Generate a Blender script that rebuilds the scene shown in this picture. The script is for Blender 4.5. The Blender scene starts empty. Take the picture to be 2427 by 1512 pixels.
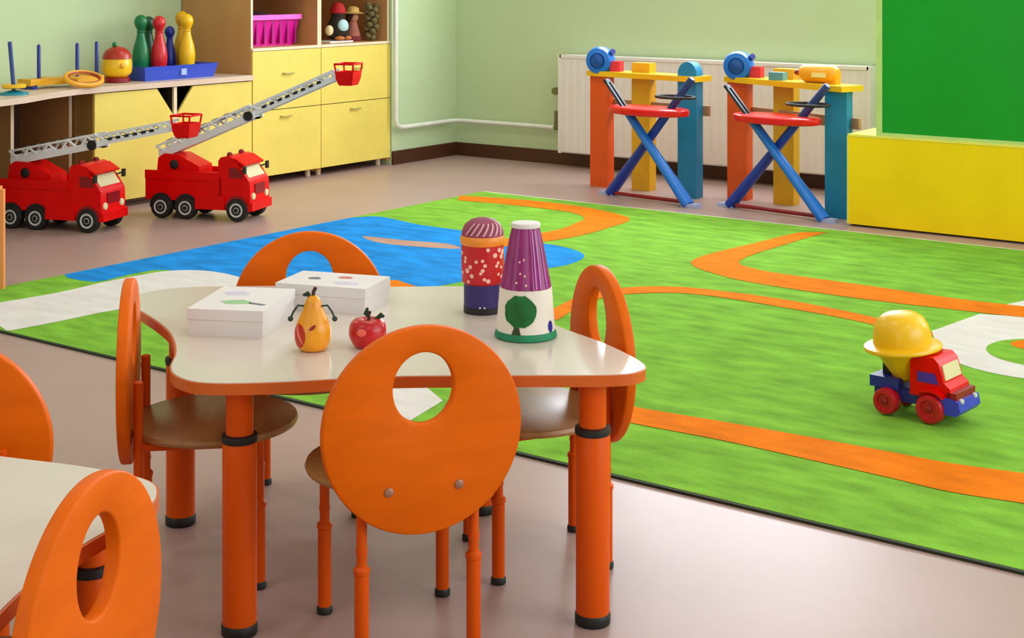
import bpy, bmesh, math, random
from mathutils import Vector, Matrix
random.seed(4)
PI = math.pi
S = bpy.context.scene
COL = S.collection

# ------------------------------------------------------------------ camera
FPX, HZ, CAM_H, YAW = 3500.0, -65.0, 1.35, math.radians(36)     # focal length in pixels, horizon row, eye height, turn to the left
W, H = 2427, 1512
cd = bpy.data.cameras.new('camera')
cd.sensor_width = 36.0
cd.lens = 36.0 * FPX / W
cd.shift_y = (HZ - H / 2) / W
cd.clip_start, cd.clip_end = 0.05, 60
cam = bpy.data.objects.new('camera', cd)
cam.location = (0, 0, CAM_H)
cam.rotation_euler = (PI / 2, 0, YAW)
COL.objects.link(cam)
S.camera = cam

# ------------------------------------------------------------------ light
S.view_settings.view_transform = 'Standard'
S.view_settings.look = 'None'
S.view_settings.exposure = 0.0
S.view_settings.gamma = 1.0
S.view_settings.use_curve_mapping = False
w = bpy.data.worlds.new('sky')
S.world = w
w.use_nodes = True
w.node_tree.nodes['Background'].inputs[0].default_value = (0.86, 0.92, 1.0, 1)
w.node_tree.nodes['Background'].inputs[1].default_value = 0.9


def area(name, loc, rot, sx, sy, power, col):
    l = bpy.data.lights.new(name, 'AREA')
    l.shape = 'RECTANGLE'
    l.size, l.size_y = sx, sy
    l.energy = power
    l.color = col
    o = bpy.data.objects.new(name, l)
    o.location = loc
    o.rotation_euler = rot
    COL.objects.link(o)
    return o


DAY = (0.86, 0.91, 1.0)
area('daylight_back_window', (-4.1, 8.68, 1.98), (-PI / 2, 0, 0), 3.0, 1.3, 180, DAY)
area('daylight_back_window_far', (0.2, 8.68, 1.98), (-PI / 2, 0, 0), 3.0, 1.3, 170, DAY)
area('daylight_right_window', (3.06, 3.6, 1.75), (PI / 2, 0, PI / 2), 4.6, 1.6, 130, DAY)
area('daylight_rear_window', (-2.0, -2.56, 1.75), (PI / 2, 0, 0), 5.0, 1.6, 34, DAY)
FILL_COL = (1.0, 0.97, 0.95)
FILL_LAMPS = [(x, y) for x in (-5.4, -2.6, 0.4) for y in (0.4, 3.2, 6.2)]  # unseen ceiling lamps, added to fill the room with light
for lx, ly in FILL_LAMPS:
    area('ceiling_fill_light', (lx, ly, 2.80), (0, 0, 0), 1.2, 0.55, 13, FILL_COL)


# ------------------------------------------------------------------ helpers
F2 = Vector((-math.sin(YAW), math.cos(YAW)))
R2 = Vector((math.cos(YAW), math.sin(YAW)))


def flat(px, py, z=0.0):
    """room x, y of the point seen at a photo pixel on the level z"""
    d = FPX * (CAM_H - z) / (py - HZ)
    return F2 * d + R2 * ((px - W / 2) / FPX * d)


def onx(x, px, py):
    r = F2 + R2 * ((px - W / 2) / FPX)
    t = x / r.x
    return Vector((x, r.y * t, CAM_H - t * (py - HZ) / FPX))


def ony(y, px, py):
    r = F2 + R2 * ((px - W / 2) / FPX)
    t = y / r.y
    return Vector((r.x * t, y, CAM_H - t * (py - HZ) / FPX))


def camxy(lat, d):
    """room x, y from metres to the right of and in front of the photographer"""
    return F2 * d + R2 * lat


def lin(c):
    c /= 255.0
    return c / 12.92 if c <= 0.04045 else ((c + 0.055) / 1.055) ** 2.4


MATS = {}


def mat(name, rgb, rough=0.5, var=0.08, scale=6.0, stretch=(1, 1, 1), bump=0.0, bscale=60.0, spec=0.5, metal=0.0, alpha=1.0, trans=0.0, coat=0.0):
    if name in MATS:
        return MATS[name]
    m = bpy.data.materials.new(name)
    m.use_nodes = True
    nt = m.node_tree
    b = nt.nodes['Principled BSDF']
    b.inputs['Roughness'].default_value = rough
    b.inputs['Specular IOR Level'].default_value = spec
    b.inputs['Metallic'].default_value = metal
    b.inputs['Alpha'].default_value = alpha
    b.inputs['Transmission Weight'].default_value = trans
    b.inputs['Coat Weight'].default_value = coat
    b.inputs['Coat Roughness'].default_value = 0.12
    c = [lin(v) for v in rgb]
    tc = nt.nodes.new('ShaderNodeTexCoord')
    mp = nt.nodes.new('ShaderNodeMapping')
    mp.inputs['Scale'].default_value = stretch
    nz = nt.nodes.new('ShaderNodeTexNoise')
    nz.inputs['Scale'].default_value = scale
    nz.inputs['Detail'].default_value = 4
    rp = nt.nodes.new('ShaderNodeValToRGB')
    rp.color_ramp.elements[0].position = 0.3
    rp.color_ramp.elements[1].position = 0.7
    rp.color_ramp.elements[0].color = [max(0, v * (1 - var)) for v in c] + [1]
    rp.color_ramp.elements[1].color = [min(1, v * (1 + var)) for v in c] + [1]
    L = nt.links.new
    L(tc.outputs['Object'], mp.inputs['Vector'])
    L(mp.outputs['Vector'], nz.inputs['Vector'])
    L(nz.outputs['Fac'], rp.inputs['Fac'])
    L(rp.outputs['Color'], b.inputs['Base Color'])
    if bump:
        n2 = nt.nodes.new('ShaderNodeTexNoise')
        n2.inputs['Scale'].default_value = bscale
        bp = nt.nodes.new('ShaderNodeBump')
        bp.inputs['Strength'].default_value = bump
        bp.inputs['Distance'].default_value = 0.01
        L(mp.outputs['Vector'], n2.inputs['Vector'])
        L(n2.outputs['Fac'], bp.inputs['Height'])
        L(bp.outputs['Normal'], b.inputs['Normal'])
    MATS[name] = m
    return m


def emit(name, rgb, s):
    m = bpy.data.materials.new(name)
    m.use_nodes = True
    b = m.node_tree.nodes['Principled BSDF']
    b.inputs['Emission Color'].default_value = [lin(v) for v in rgb] + [1]
    b.inputs['Emission Strength'].default_value = s
    return m


class MB:
    """collects shapes and links them as ONE mesh object"""

    def __init__(s):
        s.bm = bmesh.new()
        s.M = Matrix()
        s.mi = 0

    def v(s, p):
        return s.bm.verts.new(s.M @ Vector(p))

    def f(s, vs):
        try:
            f = s.bm.faces.new(vs)
            f.material_index = s.mi
            return f
        except ValueError:
            return None

    def box(s, lo, hi, M=None):
        M = M or Matrix()
        x0, y0, z0 = lo
        x1, y1, z1 = hi
        c = [s.v(M @ Vector(p)) for p in ((x0, y0, z0), (x1, y0, z0), (x1, y1, z0), (x0, y1, z0), (x0, y0, z1), (x1, y0, z1), (x1, y1, z1), (x0, y1, z1))]
        for q in ((3, 2, 1, 0), (4, 5, 6, 7), (0, 1, 5, 4), (1, 2, 6, 5), (2, 3, 7, 6), (3, 0, 4, 7)):
            s.f([c[i] for i in q])
        return s

    def loops(s, rings, closed=True, cap0=True, cap1=True):
        """skin rings of points of equal length"""
        vr = [[s.v(p) for p in r] for r in rings]
        n = len(vr[0])
        for a, b in zip(vr, vr[1:]):
            for i in range(n if closed else n - 1):
                j = (i + 1) % n
                s.f([a[i], a[j], b[j], b[i]])
        if cap0:
            s.f(vr[0][::-1])
        if cap1:
            s.f(vr[-1])
        return s

    def lathe(s, prof, M=None, n=28, sx=1.0, sy=1.0):
        M = M or Matrix()
        rings = []
        for r, z in prof:
            r = max(r, 1e-4)
            rings.append([M @ Vector((r * math.cos(2 * PI * i / n) * sx, r * math.sin(2 * PI * i / n) * sy, z)) for i in range(n)])
        return s.loops(rings)

    def tube(s, p0, p1, r0, r1=None, n=16):
        r1 = r0 if r1 is None else r1
        p0, p1 = Vector(p0), Vector(p1)
        q = (p1 - p0).to_track_quat('Z', 'Y').to_matrix().to_4x4()
        q.translation = p0
        return s.lathe([(r0, 0), (r1, (p1 - p0).length)], q, n)

    def path(s, pts, r, n=10, closed=False):
        pts = [Vector(p) for p in pts]
        rings = []
        N = len(pts)
        up = None
        for i, p in enumerate(pts):
            a = pts[(i - 1) % N] if (closed or i) else p
            b = pts[(i + 1) % N] if (closed or i < N - 1) else p
            t = (b - a).normalized()
            if up is None:
                up = t.orthogonal().normalized()
            up = (up - t * up.dot(t)).normalized()
            sd = t.cross(up)
            rings.append([p + up * (r * math.cos(2 * PI * k / n)) + sd * (r * math.sin(2 * PI * k / n)) for k in range(n)])
        if closed:
            rings.append(rings[0])
            return s.loops(rings, cap0=False, cap1=False)
        return s.loops(rings)

    def ball(s, c, rx, ry=None, rz=None, n=20, m=12, M=None):
        ry = ry or rx
        rz = rz or rx
        M = M or Matrix()
        T = Matrix.Translation(c) @ M
        rings = []
        for j in range(m + 1):
            a = -PI / 2 + PI * j / m
            k = max(math.cos(a), 1e-3)
            rings.append([T @ Vector((rx * k * math.cos(2 * PI * i / n), ry * k * math.sin(2 * PI * i / n), rz * math.sin(a))) for i in range(n)])
        return s.loops(rings)

    def prism(s, pts, z0, z1, M=None, bev=0.0):
        """outline in x, y extruded between two heights, with an optional rounded rim"""
        M = M or Matrix()
        pts = [Vector((p[0], p[1])) for p in pts]
        n = len(pts)
        ar = sum(pts[i].x * pts[(i + 1) % n].y - pts[(i + 1) % n].x * pts[i].y for i in range(n))
        if ar < 0:
            pts.reverse()

        def inset(b):
            o = []
            for i in range(n):
                t = (pts[(i + 1) % n] - pts[i - 1]).normalized()
                o.append(pts[i] + Vector((-t.y, t.x)) * b)
            return o
        if bev:
            I = inset(bev)
            rr = [(I, z0), (inset(bev * .3), z0 + bev * .3), (pts, z0 + bev), (pts, z1 - bev), (inset(bev * .3), z1 - bev * .3), (I, z1)]
        else:
            rr = [(pts, z0), (pts, z1)]
        return s.loops([[M @ Vector((p.x, p.y, z)) for p in o] for o, z in rr])

    def build(s, name, mats, parent=None, smooth=True, bevel=0.0, seg=2, angle=35):
        if bevel:
            es = [e for e in s.bm.edges if len(e.link_faces) == 2 and e.calc_face_angle(0) > math.radians(40)]
            bmesh.ops.bevel(s.bm, geom=es, offset=bevel, segments=seg, profile=0.5, affect='EDGES', clamp_overlap=True)
        bmesh.ops.recalc_face_normals(s.bm, faces=s.bm.faces)
        me = bpy.data.meshes.new(name)
        s.bm.to_mesh(me)
        s.bm.free()
        for m in (mats if isinstance(mats, (list, tuple)) else [mats]):
            me.materials.append(m)
        if smooth:
            me.shade_smooth()
            me.set_sharp_from_angle(angle=math.radians(angle))
        o = bpy.data.objects.new(name, me)
        COL.objects.link(o)
        o.parent = parent
        return o


def tag(o, label=None, cat=None, group=None, kind=None):
    for k, v in (('label', label), ('category', cat), ('group', group), ('kind', kind)):
        if v:
            o[k] = v
    return o


def empty(name, loc, rz=0.0, label=None, cat=None, group=None):
    o = bpy.data.objects.new(name, None)
    o.empty_display_size = 0.1
    o.location = (loc[0], loc[1], loc[2] if len(loc) > 2 else 0)
    o.rotation_euler = (0, 0, rz)
    COL.objects.link(o)
    return tag(o, label, cat, group)


def children(o):
    return [c for c in bpy.data.objects if c.parent == o]


def copy_tree(o, parent=None):
    c = o.copy()
    COL.objects.link(c)
    c.parent = parent
    for ch in children(o):
        copy_tree(ch, c)
    return c


def bezier(pts, n=8, closed=True):
    """Catmull-Rom through the points"""
    pts = [Vector(p) for p in pts]
    N = len(pts)
    out = []
    for i in range(N if closed else N - 1):
        p0, p1, p2, p3 = (pts[(i + k) % N] if closed else pts[min(max(i + k, 0), N - 1)] for k in (-1, 0, 1, 2))
        for j in range(n):
            t = j / n
            out.append(0.5 * ((2 * p1) + (p2 - p0) * t + (2 * p0 - 5 * p1 + 4 * p2 - p3) * t * t + (3 * p1 - p0 - 3 * p2 + p3) * t ** 3))
    if not closed:
        out.append(pts[-1])
    return out


# ------------------------------------------------------------------ materials
ORANGE = mat('orange laminate', (226, 100, 0), 0.5, 0.06, 9, (1, 1, 3), spec=0.15)
ORANGE_PAINT = mat('orange painted steel', (222, 84, 0), 0.42, 0.05, spec=0.22)
BLACK = mat('black rubber', (22, 20, 20), 0.55)
WOOD_SEAT = mat('brown plywood', (166, 120, 66), 0.33, 0.12, 7, (1, 6, 1))
CREAM = mat('cream laminate', (216, 202, 190), 0.16, 0.03)
FLOOR = mat('beige linoleum', (172, 144, 136), 0.34, 0.07, 1.6, spec=0.2)
WALL = mat('pale green paint', (192, 210, 166), 0.75, 0.03, 1.2)
WHITE = mat('white enamel', (232, 226, 222), 0.4, 0.02)
BROWN_SKIRT = mat('dark brown skirting', (74, 38, 18), 0.45, 0.15, 8, (6, 1, 1))
YELLOW_LAM = mat('pale yellow laminate', (232, 208, 100), 0.42, 0.05, 5)
BOARD_WOOD = mat('brown chipboard', (198, 146, 90), 0.5, 0.1, 4, (1, 1, 0.4))
DARK_WOOD = mat('dark brown chipboard', (92, 62, 40), 0.55, 0.12, 4)
EDGE = mat('pale beech edging', (236, 212, 178), 0.45, 0.04)
RED = mat('red plastic', (226, 2, 2), 0.34, 0.06, 12, spec=0.22)
DARK_RED = mat('dark red plastic', (140, 8, 20), 0.35)
BLUE = mat('blue plastic', (24, 112, 208), 0.32, 0.06)
NAVY = mat('navy blue plastic', (26, 40, 140), 0.35, 0.06)
TEAL_BLUE = mat('teal blue board', (28, 128, 176), 0.4, 0.08)
YELLOW = mat('yellow plastic', (244, 190, 14), 0.32, 0.06)
AMBER = mat('amber yellow board', (226, 164, 16), 0.42, 0.08)
ORANGE_BOARD = mat('orange red board', (226, 84, 12), 0.42, 0.07)
LADDER = mat('white grey ladder plastic', (228, 226, 224), 0.4, 0.04)
GREY = mat('pale grey plastic', (196, 198, 196), 0.4, 0.05)
CHROME = mat('brushed steel', (190, 190, 188), 0.3, metal=0.9)
GREEN_P = mat('bottle green plastic', (8, 112, 62), 0.35)
PURPLE = mat('purple plastic', (132, 26, 116), 0.35, 0.1)
VIOLET = mat('violet plastic', (70, 40, 170), 0.35)
GLASS = mat('dark tinted glass', (40, 44, 52), 0.12)
PALE_GLASS = mat('pale window plastic', (226, 214, 168), 0.25)

# ------------------------------------------------------------------ the room
XL, XCOL, YB, XR, YR, ZC = -7.45, -6.78, 8.62, 3.0, -2.5, 2.85


def struct(name, mb, m, **k):
    return tag(mb.build(name, m, **k), kind='structure')


b = MB()
b.box((XL - .15, YR - .15, -0.1), (XR + .15, YB + .15, 0))
struct('floor', b, FLOOR, smooth=False)
b = MB()
b.box((XL - .15, YR - .15, ZC), (XR + .15, YB + .15, ZC + .1))
struct('ceiling', b, mat('white ceiling paint', (238, 236, 230), 0.8), smooth=False)


def wall_with_holes(name, axis, pos, thick, a0, a1, holes, m):
    """a wall along x (axis 'x') or y with rectangular window openings (a0, a1, z0, z1)"""
    b = MB()

    def bx(p0, p1, z0, z1):
        if axis == 'x':
            b.box((p0, min(pos, pos + thick), z0), (p1, max(pos, pos + thick), z1))
        else:
            b.box((min(pos, pos + thick), p0, z0), (max(pos, pos + thick), p1, z1))
    x = a0
    for h in sorted(holes):
        bx(x, h[0], 0, ZC)
        bx(h[0], h[1], 0, h[2])
        bx(h[0], h[1], h[3], ZC)
        x = h[1]
    bx(x, a1, 0, ZC)
    return struct(name, b, m, smooth=False)


BWIN = [(-5.6, -2.6, 1.33, 2.63), (-1.3, 1.7, 1.33, 2.63)]
RWIN = [(1.3, 5.9, 0.95, 2.55)]
YWIN = [(-4.5, 0.5, 0.95, 2.55)]
wall_with_holes('wall_back', 'x', YB, 0.15, XL - .15, XR + .15, BWIN, WALL)
wall_with_holes('wall_right', 'y', XR, 0.15, YR, YB, RWIN, WALL)
wall_with_holes('wall_rear', 'x', YR, -0.15, XL - .15, XR + .15, YWIN, WALL)
b = MB()
b.box((XL - .15, YR, 0), (XL, YB, ZC))
b.box((XL, 7.893, 0), (XCOL, YB, ZC))          # the boxed-out corner beside the cabinets
struct('wall_left', b, WALL, smooth=False)


def window(name, axis, pos, hole):
    a0, a1, z0, z1 = hole
    b = MB()

    def bar(p0, p1, q0, q1):
        if axis == 'x':
            b.box((p0, pos - .03, q0), (p1, pos + .03, q1))
        else:
            b.box((pos - .03, p0, q0), (pos + .03, p1, q1))
    t = .05
    bar(a0, a1, z0, z0 + t)
    bar(a0, a1, z1 - t, z1)
    n = 3
    for i in range(n + 1):
        x = a0 + (a1 - a0 - t) * i / n
        bar(x, x + t, z0 + t, z1 - t)
    return struct(name, b, WHITE, smooth=False)


window('window_1', 'x', YB + .03, BWIN[0])
window('window_2', 'x', YB + .03, BWIN[1])
window('window_3', 'y', XR + .03, RWIN[0])
window('window_4', 'x', YR - .03, YWIN[0])
BBH = 0.095
b = MB()
b.box((XCOL, YB - .02, 0), (XR, YB, BBH))
struct('baseboard_back', b, BROWN_SKIRT, smooth=False)
b = MB()
b.box((XCOL, 7.893, 0), (XCOL + .02, YB - .02, BBH))
struct('baseboard_left', b, BROWN_SKIRT, smooth=False)
for i, (lx, ly) in enumerate(FILL_LAMPS):  # housings for the added fill lamps
    b = MB()
    b.box((lx - .64, ly - .31, 2.81), (lx + .64, ly + .31, ZC))
    o = b.build('ceiling_fill_lamp', WHITE, smooth=False)
    tag(o, 'white rectangular fill lamp added on the unseen ceiling', 'ceiling lamp', 'added ceiling fill lamps')

# heating pipe and radiator
b = MB()
pr = 0.016
yw, zp = YB - .05, 0.262
xw = XCOL + .045
py_ = onx(xw, 938, 150).y
b.path([(xw, py_, ZC - .01), (xw, py_, zp + .06), (xw, py_ + .015, zp + .02), (xw, py_ + .06, zp)] + [(xw, y, zp) for y in (8.25, 8.4)] +
       [(xw, yw - .05, zp), (xw + .015, yw - .015, zp), (xw + .05, yw, zp)] + [(x, yw, zp) for x in (-6.3, -6.0, -5.86)], pr, 12)
hp = b.build('heating_pipe', mat('white pipe paint', (230, 232, 222), 0.35))
tag(hp, 'white heating pipe running down the corner and along the green wall to the radiator', 'pipe')

rad = empty('radiator', (-4.64, YB - .09, 0), 0, 'long white panel radiator on the green wall behind the toy benches', 'radiator')
b = MB()
x0, x1 = -1.10, 1.13
n = 37
pts = []
for i in range(n * 4 + 1):
    x = x0 + (x1 - x0) * i / (n * 4)
    pts.append((x, -0.05 + (0.0025 if i % 4 < 2 else 0.0)))
pts += [(x1, -.03), (x0, -.03)]
b.prism(pts, 0.11, 0.76)
b.build('front_panel', WHITE, rad, smooth=False)
b = MB()
b.box((x0, -.03, .10), (x1, .06, .755))
b.build('body', WHITE, rad, smooth=False)
b = MB()
b.box((x0 - .01, -.055, .76), (x1 + .01, .07, .78))
b.build('top_grille', WHITE, rad, smooth=False, bevel=.004)
for sx in (-1, 1):
    b = MB()
    sx = x0 - .012 if sx < 0 else x1 + .012
    b.box((sx - .012, -.055, .10), (sx + .012, .07, .78))
    b.build('side_panel', WHITE, rad, bevel=.004)
b = MB()
b.tube((-1.13, .03, .52), (-1.20, .03, .52), .012)
b.tube((-1.19, .0, .52), (-1.19, .06, .52), .026)
b.build('bleed_cap', mat('tarnished brass', (120, 112, 66), 0.5), rad)
b = MB()
b.tube((-1.19, .03, .262), (-1.19, .03, .38), .020)
b.tube((-1.20, .03, .262), (-1.13, .03, .262), .018)
b.build('valve', mat('tarnished brass', (120, 112, 66), 0.5), rad)

# ------------------------------------------------------------------ rug
RX0, RX1, RY0, RY1, RZ = -5.47, 0.9, 3.36, 7.22, 0.008


def rug_mat(name, rgb, var=0.16):
    return mat(name, rgb, 0.92, var, 5.5, (1, 2.6, 1), bump=0.5, bscale=160, spec=0.1)


R_GREEN = rug_mat('rug grass green pile', (126, 180, 58), 0.24)
R_ORANGE = rug_mat('rug orange pile', (238, 124, 14))
R_WHITE = rug_mat('rug white pile', (226, 218, 214), 0.07)
R_BLUE = rug_mat('rug blue pile', (32, 140, 220), 0.25)
R_EDGE = mat('rug dark binding', (38, 46, 26), 0.8)
R_TAN = rug_mat('rug tan pile', (190, 150, 130))
b = MB()
b.mi = 0
b.box((RX0, RY0, 0.0), (RX1, RY1, RZ))
b.mi = 4
b.box((RX0 - .004, RY0 - .012, 0), (RX1 + .004, RY0, RZ * .9))
b.mi = 2
b.box((RX0 - .004, RY1, 0), (RX1 + .004, RY1 + .02, RZ * .9))


def clampr(p):
    return Vector((min(max(p.x, RX0 + .002), RX1 - .002), min(max(p.y, RY0 + .004), RY1 - .002)))


def patch(pxs, z, mi, smooth=0, world=False):
    pts = [Vector(p) if world else flat(p[0], p[1], RZ) for p in pxs]
    if smooth:
        pts = bezier(pts, smooth)
    pts = [clampr(p) for p in pts]
    b.mi = mi
    vs = [b.v((p.x, p.y, RZ + z)) for p in pts]
    f = b.f(vs)
    if f:
        bmesh.ops.triangulate(b.bm, faces=[f])


def strip(outer, inner, z, mi, n=6):
    o = [clampr(p) for p in bezier([flat(x, y, RZ) for x, y in outer], n, False)]
    i = [clampr(p) for p in bezier([flat(x, y, RZ) for x, y in inner], n, False)]
    b.mi = mi
    vo = [b.v((p.x, p.y, RZ + z)) for p in o]
    vi = [b.v((p.x, p.y, RZ + z)) for p in i]
    for k in range(len(vo) - 1):
        b.f([vo[k], vo[k + 1], vi[k + 1], vi[k]])


# the pond
patch([(150, 650), (270, 622), (480, 578), (640, 545), (780, 522), (850, 515), (905, 514), (990, 532), (1090, 546), (1200, 566), (1320, 582),
       (1385, 604), (1345, 628), (1220, 646), (1085, 670), (985, 684), (900, 668), (800, 690), (560, 668), (400, 640), (310, 650), (225, 668)], .0006, 3, 3)
# tan islands in the pond
patch([(860, 560), (960, 570), (1060, 578), (1090, 590), (1000, 586), (900, 576)], .0012, 5, 3)
# white lanes
strip([(-60, 727), (130, 695), (270, 664), (420, 641), (560, 655), (760, 740), (960, 880), (1050, 950)],
      [(-60, 800), (130, 764), (270, 736), (420, 722), (560, 750), (740, 860), (880, 985), (960, 1005)], .0010, 2)
# orange lanes
strip([(1085, 464), (1190, 470), (1300, 480), (1400, 494), (1492, 518), (1440, 541), (1370, 560), (1290, 573), (1190, 585)],
      [(1085, 475), (1190, 484), (1300, 496), (1358, 505), (1385, 518), (1358, 532), (1330, 543), (1280, 553), (1190, 568)], .0016, 1)
strip([(1895, 551), (1790, 576), (1640, 618), (1710, 654), (1850, 681), (2060, 711), (2250, 733), (2440, 754), (2900, 800), (3400, 846)],
      [(1960, 551), (1880, 574), (1755, 617), (1800, 640), (1930, 660), (2080, 681), (2250, 706), (2440, 728), (2900, 772), (3400, 814)], .0016, 1)
strip([(1290, 745), (1380, 700), (1485, 682), (1600, 680), (1700, 689), (1850, 709), (2000, 737), (2100, 760), (2210, 788)],
      [(1320, 760), (1400, 715), (1485, 698), (1600, 695), (1700, 704), (1850, 728), (2000, 755), (2100, 778), (2210, 808)], .0016, 1)
strip([(1240, 905), (1400, 940), (1510, 966), (1700, 998), (1900, 1033), (2100, 1070), (2250, 1098), (2440, 1124), (2800, 1170), (3200, 1212)],
      [(1240, 950), (1400, 980), (1510, 1006), (1700, 1042), (1900, 1086), (2100, 1131), (2250, 1166), (2440, 1196), (2800, 1252), (3200, 1302)], .0016, 1)
patch([(880, 668), (940, 664), (1000, 684), (960, 690), (900, 690)], .0016, 1)
# roundabout
cx, cy = flat(2482, 838, RZ)
ring = [(cx + .375 * math.cos(a * PI / 24), cy + .375 * math.sin(a * PI / 24)) for a in range(48)]
patch([tuple(flat(x, y, RZ)) for x, y in ((2208, 785), (2322, 744), (2440, 752), (2440, 830), (2300, 850), (2238, 862))], .0008, 2, 0, True)
patch(ring, .0010, 2, 0, True)
patch([(cx + .205 * math.cos(a * PI / 24), cy + .205 * math.sin(a * PI / 24)) for a in range(48)], .0016, 0, 0, True)
patch([(cx - .08 + .07 * math.cos(a * PI / 12), cy + .08 + .07 * math.sin(a * PI / 12)) for a in range(24)], .0022, 1, 0, True)
patch([(2385, 722), (2440, 710), (2440, 728)], .0012, 2)
rug = b.build('rug', [R_GREEN, R_ORANGE, R_WHITE, R_BLUE, R_EDGE, R_TAN], smooth=False)
tag(rug, 'big green play rug with orange lanes, white roads and a blue pond', 'rug')

# ------------------------------------------------------------------ play tables
TZ = 0.53
TC = Vector((-2.229, 2.524))
OUT = [(-2.30, 2.022), (-2.225, 2.03), (-2.12, 2.113), (-1.972, 2.270), (-1.766, 2.432), (-1.615, 2.545), (-1.573, 2.605), (-1.60, 2.672), (-1.746, 2.763),
       (-1.936, 2.842), (-2.12, 2.955), (-2.25, 3.055), (-2.36, 3.06), (-2.526, 2.935), (-2.73, 2.80), (-2.86, 2.70), (-2.97, 2.59), (-2.985, 2.47),
       (-2.92, 2.395), (-2.80, 2.352), (-2.62, 2.268), (-2.473, 2.16), (-2.375, 2.06)]
outline = bezier([Vector(p) - TC for p in OUT], 8)
LEGS = [Vector(p) - TC for p in ((-2.225, 2.115), (-1.668, 2.581), (-2.238, 2.948), (-2.786, 2.452))]
TRIM = mat('orange brown edge band', (208, 96, 28), 0.4)


def leg_profile():
    return [(.034, .02), (.035, .024), (.035, .394), (.033, .398), (.028, .402), (.028, TZ - .024)]


def make_table():
    t = empty('play_table', (TC.x, TC.y, 0))
    b = MB()
    b.prism(outline, TZ - .024, TZ - .0015)
    b.build('edge_band', TRIM, t)
    n = len(outline)
    ins = []
    for i in range(n):
        d = (outline[(i + 1) % n] - outline[i - 1]).normalized()
        ins.append(outline[i] + Vector((-d.y, d.x)) * .004)
    b = MB()
    b.prism(ins, TZ - .003, TZ)
    b.build('tabletop', CREAM, t)
    for p in LEGS:
        T = Matrix.Translation((p.x, p.y, 0))
        b = MB()
        b.lathe(leg_profile(), T, 32)
        l = b.build('leg', ORANGE_PAINT, t)
        b = MB()
        b.lathe([(.030, .392), (.0365, .393), (.0375, .400), (.0365, .407), (.0285, .409)], T, 32)
        b.build('collar', BLACK, l)
        b = MB()
        b.lathe([(.035, 0), (.037, .003), (.037, .020), (.0345, .024)], T, 32)
        b.build('foot_cap', BLACK, l)
        b = MB()
        b.lathe([(.045, TZ - .030), (.048, TZ - .0245)], T, 24)
        b.build('mounting_plate', ORANGE_PAINT, l)
    return t


table = make_table()
tag(table, 'cream topped wavy play table on orange legs, with fruit and boxes on it', 'table')
table2 = copy_tree(table)
r20 = math.radians(150)
lt = LEGS[0]
off = Vector((lt.x * math.cos(r20) - lt.y * math.sin(r20), lt.x * math.sin(r20) + lt.y * math.cos(r20)))
p2 = camxy(-.672, 2.36) - off
table2.location = (p2.x, p2.y, 0)
table2.rotation_euler = (0, 0, r20)
table2['label'] = 'bare cream play table cut off by the bottom left of the photo'


# ------------------------------------------------------------------ disc-back chairs
def disc_with_hole(b, R, t, hc, hx, hz, n=96, bev=.004):
    """upright round plate in the x-z plane, centre at the origin, with an oval hole above the middle"""
    def ringp(r, y):
        return [Vector((r * math.cos(2 * PI * i / n), y, r * math.sin(2 * PI * i / n))) for i in range(n)]

    def holep(k, y):
        o = []
        for i in range(n):
            q = Vector((R * math.cos(2 * PI * i / n), R * math.sin(2 * PI * i / n) - hc))
            a = math.atan2(q.y / hz, q.x / hx)
            o.append(Vector(((hx + k) * math.cos(a), y, hc + (hz + k) * math.sin(a))))
        return o
    h = t / 2
    rings = [ringp(R - bev, -h), ringp(R - bev * .3, -h + bev * .3), ringp(R, -h + bev), ringp(R, h - bev), ringp(R - bev * .3, h - bev * .3), ringp(R - bev, h),
             holep(bev, h), holep(bev * .3, h - bev * .3), holep(0, h - bev), holep(0, -h + bev), holep(bev * .3, -h + bev * .3), holep(bev, -h)]
    rings.append(rings[0])
    b.loops(rings, cap0=False, cap1=False)
    bmesh.ops.remove_doubles(b.bm, verts=b.bm.verts, dist=1e-6)


SEAT_Z = 0.345


def make_chair():
    c = empty('child_chair', (0, 0, 0))
    b = MB()
    b.M = Matrix.Translation((0, -.187, .457))
    disc_with_hole(b, .2025, .024, .082, .0625, .070)
    b.build('backrest', ORANGE, c, angle=50)
    b = MB()
    b.lathe([(.180, SEAT_Z - .018), (.187, SEAT_Z - .016), (.190, SEAT_Z - .009), (.187, SEAT_Z - .002), (.182, SEAT_Z)], None, 64)
    b.build('seat', WOOD_SEAT, c)
    for x, y in ((-.13, .10), (.13, .10), (-.115, -.158), (.115, -.158)):
        T = Matrix.Translation((x, y, 0))
        rear = y < 0
        top = .46 if rear else SEAT_Z - .018
        b = MB()
        b.lathe([(.0135, .008), (.0145, .012), (.0145, .178), (.0165, .180), (.0165, .188), (.0145, .190), (.0105, .194), (.0105, .215), (.012, .222), (.0105, .232), (.0105, top - .002), (.008, top)], T, 16)
        l = b.build('leg', ORANGE_PAINT, c)
        b = MB()
        b.lathe([(.0155, 0), (.017, .002), (.017, .012), (.0145, .016)], T, 16)
        b.build('foot_cap', BLACK, l)
    b = MB()
    z = SEAT_Z - .028
    b.path([(-.13, .10, z), (.13, .10, z), (.115, -.158, z), (-.115, -.158, z)], .009, 8, True)
    b.build('seat_frame', ORANGE_PAINT, c)
    for x in (-.115, .115):
        b = MB()
        b.M = Matrix.Translation((x * .62, -.1995, .345)) @ Matrix.Rotation(PI / 2, 4, 'X')
        b.lathe([(.010, -.002), (.009, .002), (.005, .0035)], None, 16)
        b.build('bolt', mat('dull steel', (170, 120, 100), .4, metal=.5), c)
    return c


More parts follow.
